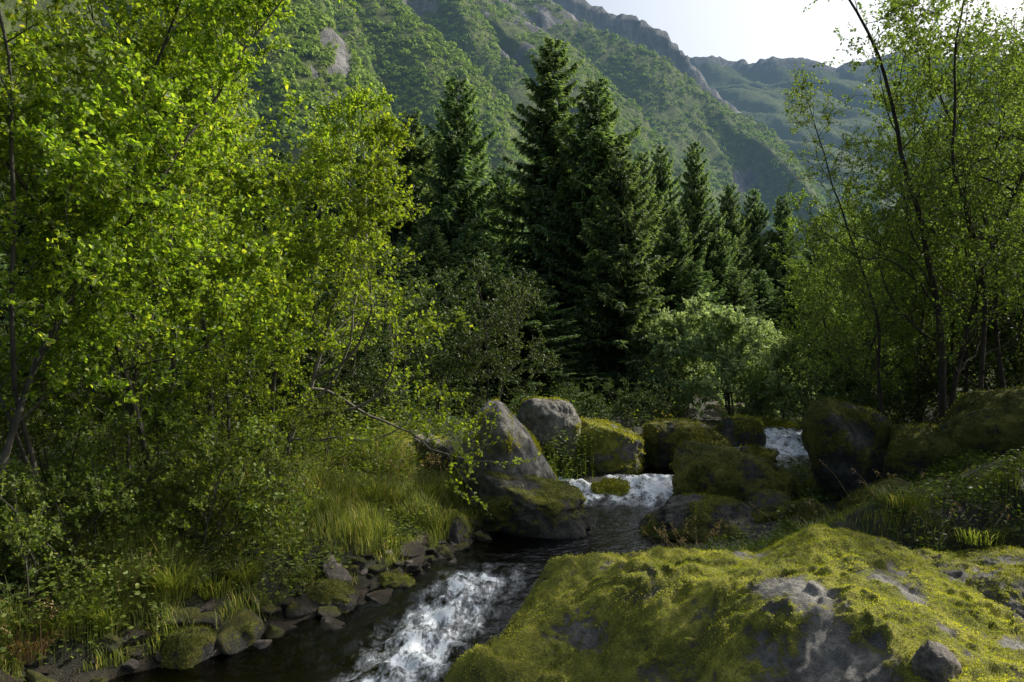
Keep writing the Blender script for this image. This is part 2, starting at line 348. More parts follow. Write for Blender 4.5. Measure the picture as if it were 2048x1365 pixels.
tag(ob('forest', mk('forest', V, np.arange(n*K*4).reshape(-1, 4), M_mforest, {'tint': np.repeat(tint, 4)})), 'hazy green broadleaf wood covering the mountain slopes', 'forest', kind='stuff')

# ------------------------------------------------------------ boulders
ICO = {}
def ico(s):
    if s not in ICO:
        bm = bmesh.new(); bmesh.ops.create_icosphere(bm, subdivisions=s, radius=1)
        ICO[s] = (unit(np.array([v.co[:] for v in bm.verts])), np.array([[v.index for v in f.verts] for f in bm.faces])); bm.free()
    return ICO[s]
def rockshape(seed, sub=6, planes=22, rough=.1, skew=0.0, round_=10, fat=1.0):
    D, T = ico(sub); rs = np.random.RandomState(seed)
    n = unit(rs.normal(size=(planes, 3))); dk = rs.uniform(.65, 1.0, planes)
    dot = np.maximum(D@n.T, .03); r = dk/dot; r = (np.sum(r**-round_, 1))**(-1/round_)
    P = D*r[:, None]; lo = P.min(0); hi = P.max(0); P = (P-(lo+hi)/2)/((hi-lo)/2)
    P = np.sign(P)*np.abs(P)**fat
    f = fbm(P*1.6+seed, 6, seed)-.5; f2 = np.abs(fbm(P*3.2+seed*2, 5, seed+3)-.5)
    P = P+D*(f*rough*4.5-f2*rough*2.2)[:, None]
    P[:, 2] = P[:, 2]*(1-skew*np.clip(P[:, 0]+.35, -.6, 2)*(P[:, 2] > -.6)*sstep(-.6, .2, P[:, 2]))
    return P, T
def moss_tufts(parent, P, Nn, mo, n, size, seed, mat=None, jit=.7):
    rs = np.random.RandomState(seed); w = np.clip(mo-.38, 0, 1)*1.0
    if w.sum() <= 0: return
    idx = rs.choice(len(P), n, p=w/w.sum()); b = P[idx]+rs.normal(size=(n, 3))*size*jit
    nn = unit(Nn[idx]+rs.normal(size=(n, 3))*.55); a = unit(np.cross(nn, rs.normal(size=(n, 3))))
    h = size*rs.uniform(.5, 1.3, (n, 1)); b = b-nn*h*.45
    V = np.stack([b-a*h*.35, b+a*h*.35, b+nn*h*1.1], 1).reshape(-1, 3)
    tint = np.clip(fbm(P[idx]*2.5, 3, 6)*1.6-.35+rs.normal(0, .12, n), 0, 1)
    return ob('moss', mk('moss', V, np.arange(3*n).reshape(-1, 3), mat or M_moss, {'tint': np.repeat(tint, 3)}), parent)
def boulder(label, px0, px1, pt, pb, Y, seed, skew=0., mb=.1, mat=None, depth=.75, sub=6, tuft=7000, rough=.11, name='boulder', bury=.3, rot=0, cat='boulder', group=None, fat=.82, post=None):
    P, T = rockshape(seed, sub, rough=rough, skew=skew, fat=fat)
    if post: P = post(P)
    hw = (px1-px0)/F*Y/2; zt = WZ(pt, Y); zb = WZ(pb, Y)-bury
    S = np.array([hw, hw*2*depth/1.5, (zt-zb)/2]); ca, sa = math.cos(rot), math.sin(rot)
    Q_ = P*S; V = np.stack([Q_[:, 0]*ca-Q_[:, 1]*sa, Q_[:, 0]*sa+Q_[:, 1]*ca, Q_[:, 2]], 1)
    mid = (V[:, 0].max()+V[:, 0].min())/2; V[:, 0] = (V[:, 0]-mid)*2*hw/max(V[:, 0].max()-V[:, 0].min(), 1e-3)
    V[:, 2] *= (zt-zb)/max(V[:, 2].max()-V[:, 2].min(), 1e-3)*1.0
    V[:, 2] += (zt-zb)/2-V[:, 2].max()
    me = mk(name, V, T, mat or M_rock, None, True); Nn = normals(me)
    mo = np.clip(.5+Nn[:, 2]*.36+mb+(fbm(V*2.4+seed, 5, seed)-.5)*2.2-.17, 0, 1)
    at = me.attributes.new('moss', 'FLOAT', 'POINT'); at.data.foreach_set('value', mo.astype(np.float32))
    loc = ((WX(px0, Y)+WX(px1, Y))/2, Y+hw*depth*.3, (zt+zb)/2)
    o = tag(ob(name, me, None, loc), label, cat, group)
    if tuft: moss_tufts(o, V, Nn, mo*(Nn[:, 2] > -.3), tuft, .0021*Y, seed, M_mossd if mat == M_rockd else M_moss)
    return o
def tall(P):   # upright rounded block: steep left side, crown over the left half, long right flank
    P = P.copy(); t = np.clip((P[:, 2]+1)/2, 0, 1); P[:, 0] = P[:, 0]*(1-.42*t**1.3)-.36*t**1.3; return P
boulder('tall pale grey boulder with sloping right flank left of the stream', 905, 1125, 803, 1040, 12.9, 61, 0, -.3, depth=.8, tuft=5000, rough=.08, fat=.78, post=tall)
boulder('low wide dark mossy boulder at the foot of the tall pale boulder', 925, 1182, 940, 1060, 12.2, 12, .45, .1, M_rockd, depth=.65, fat=.9)
boulder('rounded boulder with grey face just behind the tall pale boulder', 1030, 1165, 795, 890, 15.8, 64, 0, -.15, fat=.9, tuft=4000, rough=.08)
boulder('broad boulder capped with bright moss above the middle rapid', 1075, 1292, 838, 965, 16.4, 15, .1, .2, M_rock, depth=.6, tuft=9000)
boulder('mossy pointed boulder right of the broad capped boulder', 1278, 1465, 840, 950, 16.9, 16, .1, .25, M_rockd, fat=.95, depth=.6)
boulder('small mossy rock sitting in the white water of the middle rapid', 1182, 1258, 958, 986, 14.5, 17, 0, .3, tuft=2500, name='river_rock', bury=.15, fat=1)
boulder('pale tan rock in the sun left of the tall boulder', 828, 914, 868, 930, 13.2, 18, .1, -.45, M_stone, tuft=500, fat=1)
boulder('low moss covered rock under the dark trees on the left bank', 700, 862, 848, 925, 14.2, 19, 0, .3, tuft=5000, fat=1)
boulder('dark rock on the left side of the distant white water', 1428, 1530, 832, 895, 19.5, 20, 0, -.1, M_rockd, tuft=2500)
boulder('flat mossy rock beyond the distant white water', 1520, 1615, 846, 874, 23, 21, 0, .3, tuft=2500)
boulder('low dark rock in front of the distant white water', 1470, 1560, 893, 925, 17.6, 54, 0, .1, M_rockd, tuft=2000, fat=1)
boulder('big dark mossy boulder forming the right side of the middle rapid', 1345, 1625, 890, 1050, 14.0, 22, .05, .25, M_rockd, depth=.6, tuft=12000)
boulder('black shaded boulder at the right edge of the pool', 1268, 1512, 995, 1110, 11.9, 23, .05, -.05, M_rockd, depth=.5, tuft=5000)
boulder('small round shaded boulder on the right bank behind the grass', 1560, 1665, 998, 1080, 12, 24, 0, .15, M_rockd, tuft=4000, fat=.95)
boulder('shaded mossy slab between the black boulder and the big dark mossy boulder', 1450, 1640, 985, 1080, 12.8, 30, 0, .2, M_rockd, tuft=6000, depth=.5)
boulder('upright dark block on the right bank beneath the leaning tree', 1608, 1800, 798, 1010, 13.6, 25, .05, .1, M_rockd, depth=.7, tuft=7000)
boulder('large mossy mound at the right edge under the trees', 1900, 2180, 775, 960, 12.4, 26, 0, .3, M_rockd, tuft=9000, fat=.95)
boulder('low mossy rock between the upright dark block and the mound at the right edge', 1760, 1940, 850, 1000, 12.9, 29, 0, .25, M_rockd, tuft=7000)
boulder('half buried mossy boulder on the open right bank right of the small round one', 1680, 1830, 960, 1070, 11.4, 51, 0, .2, M_rockd, tuft=5000, fat=.95)
boulder('low mossy boulder near the right edge above the flat grey rock', 1880, 2040, 975, 1085, 10.6, 52, 0, .2, M_rockd, tuft=5000, fat=.95)
boulder('dark boulder in the grass just behind the right end of the foreground outcrop', 1760, 1880, 1035, 1115, 9.9, 53, 0, .1, M_rockd, tuft=3500, fat=.95)
boulder('flat grey rock at the right edge behind the foreground outcrop', 1865, 2090, 1100, 1180, 8.9, 27, 0, -.1, depth=.6, tuft=3000)
boulder('grey rock at the right edge against the foreground outcrop', 1950, 2140, 1150, 1260, 7.6, 28, 0, -.1, tuft=3000)
boulder('dark low rock between the tall boulder and the pool on the left bank', 845, 945, 1020, 1110, 11.4, 31, 0, .1, M_rockd, tuft=2500)
boulder('mossy rock on the left shore below the grassy bank', 560, 690, 1092, 1175, 9.7, 32, 0, .15, M_rockd, tuft=3500, fat=.95)
boulder('mossy stone on the left shore just right of the larger mossy rock', 672, 768, 1108, 1180, 10, 33, 0, .2, M_rockd, tuft=2500, fat=.95)
boulder('wet brown stone where the pool spills into the near rapid', 780, 855, 1098, 1150, 10.8, 34, 0, -.1, M_rockwet, tuft=1500)
boulder('round mossy stone in the bottom left corner shallows', 85, 165, 1268, 1345, 7.5, 35, 0, .35, M_rockd, tuft=3500, sub=5)
boulder('dark mossy stone half in the water below the sedge clump', 320, 430, 1262, 1345, 7.7, 36, 0, .15, M_rockd, tuft=3500, sub=5)
boulder('small mossy stone right of the dark mossy stone on the left shore', 445, 520, 1235, 1300, 8.1, 39, 0, .2, M_rockd, tuft=2000, sub=5)
boulder('long dark rock on the left shore beside the near rapid', 555, 720, 1165, 1250, 8.9, 37, .1, -.05, M_rockd, tuft=2500, depth=.6)
boulder('dark wet rock jutting into the near rapid from the left shore', 735, 855, 1145, 1215, 9.6, 38, .1, -.1, M_rockwet, tuft=1200, depth=.6)
boulder('mossy rock half under the grass left of the long dark rock', 470, 580, 1130, 1215, 9.1, 42, 0, .2, M_rockd, tuft=2500, depth=.6, fat=.95)
boulder('dark stone at the water line left of the round mossy corner stone', 10, 90, 1290, 1365, 7.3, 43, 0, .0, M_rockd, tuft=1500, sub=5)
boulder('brown wet stone in the shallows right of the round mossy corner stone', 200, 290, 1290, 1350, 7.6, 44, 0, -.1, M_rockwet, tuft=600, sub=5)
boulder('mossy stone tucked under the bank above the brown wet shallows stone', 230, 330, 1215, 1280, 8.1, 45, 0, .2, M_rockd, tuft=2500, sub=5, fat=.95)
boulder('brown mossy stone on the shore left of the long dark rock', 500, 570, 1195, 1250, 8.6, 46, 0, .1, M_rockd, tuft=1800, sub=5, fat=.95)

cp = [(1100, 1138, 8.0), (1250, 1133, 8.2), (1400, 1122, 8.6), (1560, 1090, 8.8), (1650, 1070, 8.8), (1800, 1115, 8.4), (1950, 1165, 8.0), (2048, 1210, 7.6),
      (1060, 1190, 7.6), (1150, 1180, 7.5), (1250, 1185, 7.3), (1400, 1185, 7.0), (1600, 1160, 7.1), (1780, 1180, 7.0), (1950, 1260, 6.6), (2100, 1320, 6.2),
      (990, 1290, 7.15), (1150, 1330, 6.95), (1300, 1330, 6.65), (1480, 1300, 6.3), (1700, 1265, 5.9), (1850, 1305, 5.6), (2000, 1360, 5.5), (915, 1345, 6.9)]
C_ = [(WX(a, c), c, WZ(b, c)) for a, b, c in cp]
C_ += [(-.5, 6.2, -.6), (.3, 6.1, -.5), (1.1, 5.7, -.3), (1.9, 5.2, -.1), (3, 4.4, .3), (4.4, 4.4, .25), (-1.0, 5.4, -.8), (-1.0, 6.9, -.7), (-.55, 7.5, -.5), (-.15, 8.2, -.4), (.2, 9.0, -.3), (1.2, 9.4, -.1), (2.6, 9.8, .1), (4.2, 9.8, .5), (5.6, 9.0, .6), (6.2, 7.5, .3), (6.0, 6, 0), (5.6, 5, -.1), (.5, 3.6, -.9), (3, 3.4, -.8), (5.5, 3.6, -.8), (0, 4.8, -.8)]
C_ = np.array(C_)
def tp(r): return np.where(r > 1e-6, r*r*np.log(np.maximum(r, 1e-6)), 0)
A = tp(np.linalg.norm(C_[:, None, :2]-C_[None, :, :2], axis=-1))+np.eye(len(C_))*.02
Pm = np.concatenate([np.ones((len(C_), 1)), C_[:, :2]], 1); AA = np.block([[A, Pm], [Pm.T, np.zeros((3, 3))]])
wts = np.linalg.solve(AA, np.concatenate([C_[:, 2], np.zeros(3)]))
def cushn(x, y): return np.clip(1-np.abs(fbm(P3(x, y, 2.6), 4, 219)-.5)*5, 0, 1)
def fz(x, y):
    r = np.hypot(x[:, None]-C_[None, :, 0], y[:, None]-C_[None, :, 1])
    h = tp(r)@wts[:-3]+wts[-3]+wts[-2]*x+wts[-1]*y
    l = fbm(P3(x, y, 1.2), 6, 201)-.5; rdg = np.abs(fbm(P3(x+.3*y, y, 1.7), 5, 207)-.5)
    st = fbm(P3(x*.6+y*.5, y*2.0-x*.8, 1.0), 4, 215); q = st*8; fr_ = q-np.floor(q)
    ter = (np.floor(q)+sstep(.35, .65, fr_))/8-st
    return h+l*.4-rdg*.24+.02+ter*.6+(fbm(P3(x, y, 8), 5, 211)-.5)*.05
V, Q = grid(np.linspace(-1.4, 6.6, 600), np.linspace(3.4, 9.9, 480), fz)
me0 = mk('rock_base', V, Q, None, None, True); N0 = normals(me0)
mo = .7+(fbm(V*1.7+3, 5, 301)-.5)*3.0+(N0[:, 2]-.8)*.5
mo += .25*np.exp(-((V[:, 0]-.3)/1.2)**2)
mo = np.clip(mo, 0, 1)
V[:, 2] += sstep(.35, .8, mo)*(.02+.04*cushn(V[:, 0], V[:, 1]))
bpy.data.meshes.remove(me0)
me = mk('rock_outcrop', V, Q, M_rock, {'moss': mo}, True); Nn = normals(me)
o = tag(ob('rock_outcrop', me), 'huge foreground rock outcrop draped in yellow green moss at lower right', 'rock')
msk = mo*((V[:, 2] > -.1) & (V[:, 1] > 4.9))
moss_tufts(o, V, Nn, msk, 240000, .0115, 9, jit=.9)
boulder('small pale broken stone lying on the foreground outcrop bottom right', 1835, 1925, 1284, 1365, 5.4, 41, 0, -.4, M_stone, tuft=200, sub=5, name='stone', cat='stone', bury=.1)

kinds = []
for k in range(6):
    P, T = rockshape(60+k, 4, 12, .05)
    P = P*np.array([1, .75, .62])
    for q, mt in enumerate((M_rockwet, M_rockd, M_stone)):
        mo = np.clip(np.full(len(P), .0)+(q == 1)*(P[:, 2]*.6+.35), 0, 1)
        kinds.append(mk('shore_stone', P, T, mt, {'moss': mo}, True))
rs = np.random.RandomState(8)
for t in range(290):
    y = rs.uniform(6.7, 12.3); dl = rs.uniform(-.5, .55); x = float(cx(y)-cw(y)-dl)
    r = abs(rs.normal(.05, .055))+.022; q = rs.choice([0, 1, 2], p=[.45, .45, .1])
    big = r > .1
    o = bpy.data.objects.new('shore_stone', kinds[rs.randint(0, 6)*3+q]); COL.objects.link(o)
    o.location = (x, y, g1(x, y)+r*.2); o.scale = (r*1.2, r*1.2, r); o.rotation_euler = (rs.uniform(-.3, .3), rs.uniform(-.3, .3), rs.uniform(0, 6.3))
    kd = ['dark wet', 'moss tinted', 'pale'][q]
    wt = 'lying in the shallows off the left shore' if dl < 0 else 'among the cobbles at the foot of the left bank'
    tag(o, ('fist sized ' if not big else 'head sized ')+kd+' stone '+wt, 'stone', ('larger ' if big else 'small ')+kd+' stones '+('in the shallows' if dl < 0 else 'on the left shore'))

# ------------------------------------------------------------ trees
def grow(seed, H, r0, nl=26, crown0=.18, R=1.9, lean=(0, 0), stems=1, lpt=13, ls=.07, top=.35, wig=.18, extra=(), mat=M_alder, bark=M_bark, up=.5, sub=(8, 4), tj=.2, low=1.0, tw=.26, ss=.35):
    rg = random.Random(seed); rs = np.random.RandomState(seed); tb = Tubes(); seg = []
    def line(p, d, L, r, n, w, trop, r1=.25):
        p = np.array(p, float); d = np.array(d, float); d /= np.linalg.norm(d); pts = [p]
        for _ in range(n):
            d = d+rs.normal(size=3)*w; d[2] += trop; d /= np.linalg.norm(d); p = p+d*(L/n); pts.append(p)
        pts = np.array(pts); return pts, np.linspace(r, r*r1, n+1)
    def at(pts, t):
        f = t*(len(pts)-1); i = min(int(f), len(pts)-2); return pts[i]+(pts[i+1]-pts[i])*(f-i), unit(pts[i+1]-pts[i])
    def side(d, ang):
        q = rs.normal(size=3); q -= d*q.dot(d); q /= np.linalg.norm(q); return d*math.cos(ang)+q*math.sin(ang)
    def limb(p, d, L, r, t0=.22):
        n = max(4, int(L/.22)); pts, rr = line(p, d, L, r, n, wig, .05); tb.add(pts, rr, 5)
        for j in range(max(2, int(sub[0]*min(1.4, .4+L/2)))):
            t = rg.uniform(t0, 1); q, dd = at(pts, t); l2 = (.25+.4*(1-t))*min(L, 2.2)*rg.uniform(.6, 1.2)+.12
            p2, r2 = line(q, side(dd, rg.uniform(.5, 1.1)), l2, max(r*.35*(1-t*.6), .004), 4, wig, .03); tb.add(p2, r2, 4)
            for k in range(4): seg.append((p2[k], p2[k+1]))
            for m_ in range(sub[1]):
                t2 = rg.uniform(.25, 1); q2, d3 = at(p2, t2)
                p3, r3 = line(q2, side(d3, rg.uniform(.5, 1.2)), rg.uniform(.6, 1.3)*tw, .0035, 2, .2, .02, .4); tb.add(p3, r3, 3)
                seg.append((p3[0], p3[1])); seg.append((p3[1], p3[2]))
        seg.append((pts[-2], pts[-1]))
    for s in range(stems):
        d0 = np.array([lean[0]+(rg.uniform(-ss, ss) if stems > 1 else 0), lean[1]+(rg.uniform(-ss, ss) if stems > 1 else 0), 1.0])
        h = H*(1 if s == 0 else rg.uniform(.7, .95)); n = max(8, int(h/.4))
        pts, rr = line([0, 0, -.15], d0, h, r0*(1 if s == 0 else .75), n, .07, .02, .15); tb.add(pts, rr, 7)
        for j in range(int(nl/stems) if stems > 1 else nl):
            t = crown0+(1-crown0)*((j+rg.random())/(nl/stems if stems > 1 else nl))
            t = min(t, .99); q, dd = at(pts, t)
            prof = (low+(1-low)*min(1, (t-crown0)/.3))*(1-t)**.65+top*(t < .97)*.6
            az = j*2.4+rg.uniform(-.5, .5); e = up+.5*t+rg.uniform(-.25, .25)
            dv = np.array([math.cos(az)*math.cos(e), math.sin(az)*math.cos(e), math.sin(e)])
            limb(q, dv, max(.3, R*prof*rg.uniform(.75, 1.2)), max(r0*.4*(1-t), .008))
    for (t, dv, L, r) in extra:
        q, dd = at(pts, t); limb(q, np.array(dv, float), L, r, .4)
    S = np.array(seg); n = len(S)*lpt//2; idx = rs.randint(0, len(S), n); t = rs.rand(n, 1)
    ax = unit(S[idx, 1]-S[idx, 0]); P = S[idx, 0]*(1-t)+S[idx, 1]*t+rs.normal(size=(n, 3))*.012
    D = unit(ax*.5+rs.normal(size=(n, 3))*.8+np.array([0, 0, -.15])); Nn = unit(np.array([0, 0, .8])+rs.normal(size=(n, 3))*.65)
    L = ls*rs.uniform(.6, 1.2, n); V, Q, T = leaves(P, D, Nn, L, L*.78, np.clip(rs.normal(.45, tj, n), 0, 1))
    return tb.mesh('trunk', bark), mk('crown', V, Q, mat, {'tint': T})
def tree(name, meshes, x, y, rot, sc, label, cat, group=None, z=None):
    e = bpy.data.objects.new(name, None); COL.objects.link(e); e.empty_display_size = .3
    e.location = (x, y, g1(x, y)-.03 if z is None else z); e.rotation_euler = (0, 0, rot); e.scale = sc if isinstance(sc, tuple) else (sc, sc, sc)
    tag(e, label, cat, group)
    ob('trunk', meshes[0], e); ob('crown', meshes[1], e); return e

AL = [grow(101, 8.2, .04, 30, .2, 1.7, (.0, 0), 1, 14, .058, wig=.22, tw=.3, tj=.25),
      grow(102, 8.0, .034, 28, .24, 1.6, (-.02, .03), 2, 14, .056, wig=.22, tw=.3, ss=.2, tj=.25),
      grow(103, 7.0, .036, 26, .18, 1.5, (.03, 0), 1, 14, .058, wig=.22, tw=.3, tj=.25)]
ALr = grow(104, 5.2, .05, 24, .32, 1.7, (.2, -.05), 1, 13, .054, bark=M_barkp, wig=.22, extra=[(.2, (1, -.1, .22), 2.9, .03), (.26, (1, .3, .3), 2.8, .026), (.33, (.9, -.4, .3), 2.6, .026), (.15, (1, -.3, .2), 2.2, .02), (.3, (1, 0, .1), 3.0, .024)])
tl = [(-60, 7.6, 0, 0.4, 1.0, 'bright leafy alder at the far left edge closest to the viewer'),
      (110, 8.4, 1, 2.0, 1.0, 'twin stemmed young alder second from the left edge'),
      (325, 9.2, 0, 3.5, 1.0, 'slim alder whose straight trunk rises from the grassy left bank'),
      (425, 10.8, 2, 1.0, 1.06, 'yellow green alder behind and right of the slim straight alder'),
      (225, 11.0, 1, 4.4, 1.1, 'tall alder deep in the left thicket behind the front row'),
      (40, 10.5, 0, 5.6, 1.1, 'tall alder behind the front row near the left edge'),
      (330, 13.2, 2, 2.7, 1.42, 'tallest alder at the back of the left thicket'),
      (545, 13.0, 2, 4.1, .9, 'alder behind the leaning one with its crown against the spruces'),
      (265, 8.9, 2, 5.0, .8, 'short thin alder between the twin stemmed one and the straight trunk'),
      (470, 9.9, 2, 0.2, .66, 'short bright alder right of the slim straight trunk')]
for px, Y, k, r, s, lab in tl:
    tree('alder_tree', AL[k], WX(px, Y), Y, r, s, lab, 'tree', None)
tree('alder_tree', ALr, WX(560, 11.4), 11.4, 0, 1.0, 'alder leaning right with long low limbs reaching toward the boulders', 'tree')
SH = [grow(111, 2.0, .014, 16, .08, .85, (0, 0), 3, 13, .048, mat=M_herb, sub=(5, 3), low=.8, tw=.2), grow(112, 1.6, .012, 14, .05, .8, (.1, 0), 3, 13, .044, mat=M_herb, sub=(5, 3), tw=.2)]
sl = [(60, 7.5, 0, 'bushy sapling at the left edge above the bank'), (190, 8.1, 1, 'low leafy shrub in the grass left of the sedge clump'), (460, 9.1, 1, 'leafy shrub at the foot of the slim alder on its right'),
      (540, 9.8, 0, 'pale leafy sapling at the right end of the left thicket'), (300, 9.8, 0, 'shaded shrub behind the slim alder trunk'), (120, 9.6, 0, 'shaded shrub among the stems near the left edge'),
      (420, 11.3, 0, 'shaded sapling deep under the alders'), (640, 11.4, 1, 'low shrub on the bank below the leaning alder'), (0, 8.6, 0, 'tall sapling cut by the left edge of the view'), (570, 9.6, 1, 'small bright shrub on top of the mossy left shore rocks'),
      (250, 8.8, 1, 'leafy shrub between the twin stemmed alder and the slim alder'), (395, 8.7, 1, 'low shrub right behind the arching sedge clump')]
for j, (px, Y, k, lab) in enumerate(sl):
    tree('shrub', SH[k], WX(px, Y), Y, j*1.7, .8+.12*(j % 3), lab, 'shrub')
rs = np.random.RandomState(12)
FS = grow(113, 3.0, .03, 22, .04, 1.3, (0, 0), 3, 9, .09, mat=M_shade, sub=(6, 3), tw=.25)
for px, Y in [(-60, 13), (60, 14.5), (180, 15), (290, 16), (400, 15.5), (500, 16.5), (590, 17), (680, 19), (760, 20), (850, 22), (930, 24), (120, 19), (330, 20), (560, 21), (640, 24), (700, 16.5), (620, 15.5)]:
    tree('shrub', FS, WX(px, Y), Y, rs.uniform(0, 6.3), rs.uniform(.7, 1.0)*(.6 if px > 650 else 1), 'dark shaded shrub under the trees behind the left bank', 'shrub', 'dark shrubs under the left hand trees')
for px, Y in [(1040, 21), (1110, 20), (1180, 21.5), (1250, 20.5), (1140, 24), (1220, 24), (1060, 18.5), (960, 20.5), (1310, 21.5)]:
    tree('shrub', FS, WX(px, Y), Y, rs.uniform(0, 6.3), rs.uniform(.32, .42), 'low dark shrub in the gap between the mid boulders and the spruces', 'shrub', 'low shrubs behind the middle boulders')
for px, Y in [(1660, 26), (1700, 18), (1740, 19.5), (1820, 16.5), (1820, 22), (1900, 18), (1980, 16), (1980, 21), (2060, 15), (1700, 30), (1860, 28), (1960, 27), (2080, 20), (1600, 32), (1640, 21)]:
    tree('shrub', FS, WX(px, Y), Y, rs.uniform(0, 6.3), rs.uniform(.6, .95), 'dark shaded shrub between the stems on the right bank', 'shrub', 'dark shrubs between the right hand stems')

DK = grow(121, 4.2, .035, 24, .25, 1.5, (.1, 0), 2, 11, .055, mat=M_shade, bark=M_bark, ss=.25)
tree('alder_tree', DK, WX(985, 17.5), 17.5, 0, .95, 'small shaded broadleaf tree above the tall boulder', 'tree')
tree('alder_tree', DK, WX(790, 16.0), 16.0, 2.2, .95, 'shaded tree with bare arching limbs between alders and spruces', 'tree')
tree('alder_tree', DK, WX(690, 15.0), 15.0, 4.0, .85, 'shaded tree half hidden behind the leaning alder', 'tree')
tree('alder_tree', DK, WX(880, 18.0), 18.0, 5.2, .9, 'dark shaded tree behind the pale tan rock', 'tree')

WL = grow(131, 3.5, .035, 34, .03, 1.35, (0, 0), 4, 17, .08, mat=M_sage, sub=(7, 4), low=.9)
for px, Y, s, r, lab in [(1465, 24, 1.12, 0, 'largest silvery willow bush in the sun beside the far stream'), (1370, 25.5, 1.05, 1.5, 'silvery willow bush left of the largest one'), (1560, 24.5, .95, 3, 'silvery willow bush right of the largest one'), (1300, 26.5, 1.0, 4, 'green willow bush against the skirt of the big spruce'), (1510, 27, 1.15, 5, 'willow bush behind the largest silvery one')]:
    tree('willow_bush', WL, WX(px, Y), Y, r, s, lab, 'bush', None, z=min(g1(WX(px, Y), Y), .9))

RT = [grow(141, 9.5, .072, 36, .14, 2.4, (-.05, 0), 2, 9, .052, mat=M_open, bark=M_barkd, wig=.26, top=.5, tw=.3, ss=.14, extra=[(.5, (-1, .1, .3), 2.6, .024), (.6, (-1, -.1, .2), 3.0, .024), (.7, (-1, .2, .35), 3.2, .022), (.8, (-1, -.2, .4), 2.8, .02)]),
      grow(142, 9.0, .048, 28, .12, 2.0, (-.04, 0), 1, 8, .05, mat=M_open, bark=M_barkd, wig=.28, top=.5, tw=.3),
      grow(143, 7.0, .045, 30, .06, 2.2, (.05, 0), 2, 12, .06, mat=M_open, bark=M_barkd, wig=.2, ss=.2)]
rl = [(1885, 14, 0, 0, 1.0, 'tall forked tree with thin leaves against the sky on the right bank'), (1770, 15.5, 1, 1, .85, 'slender tree with curving trunk left of the tall forked tree'),
      (1960, 13.4, 1, 2.5, 1.0, 'thin dark stemmed tree just right of the tall forked tree'), (2060, 12.6, 1, 4.2, 1.1, 'tree cut by the right edge of the view'), (1990, 17, 2, 1.1, 1.15, 'leafy tree behind the stems near the right edge'),
      (1840, 19, 2, 3.2, .95, 'leafy tree standing behind the tall forked tree'), (1690, 21, 2, 0.3, .95, 'hazy green tree right of the silvery willows'), (1640, 24, 2, 5, .9, 'low green tree just right of the willow bushes'), (1760, 24, 2, 2, 1.0, 'full crowned tree in the background on the right'), (1900, 24, 2, 4, 1.2, 'tall leafy tree far back near the right edge'), (2040, 22, 2, 3, 1.2, 'background tree behind the right edge stems'),
      (1930, 15.5, 1, 5.2, .9, 'thin stem behind the tall forked tree on its right'), (2010, 14.5, 1, 0.7, 1.0, 'thin stem between the two trees nearest the right edge'), (1830, 16.5, 1, 3.6, .75, 'thin stem just left of the tall forked tree'), (2030, 18, 1, 3.0, 1.1, 'slender stem far behind near the right edge'),
      (1725, 17.5, 1, 4.6, .7, 'slim tree standing beyond the upright dark block'), (1905, 18, 1, 2.1, .95, 'slim dark stem deep in the right hand wood')]
for px, Y, k, r, s, lab in rl:
    tree('birch_tree', RT[k], WX(px, Y), Y, r, s, lab, 'tree')
for x, y, r, k in [(12.5, 17.5, 1, 2), (10.8, 13.6, 3, 2), (14.5, 19, 4, 2)]:  # unseen trees added here to throw shade over the right bank
    tree('alder_tree', AL[k], x, y, r, 1.0, 'unseen tree added beyond the right edge to shade the right bank', 'tree', 'added shade trees beyond the right edge')

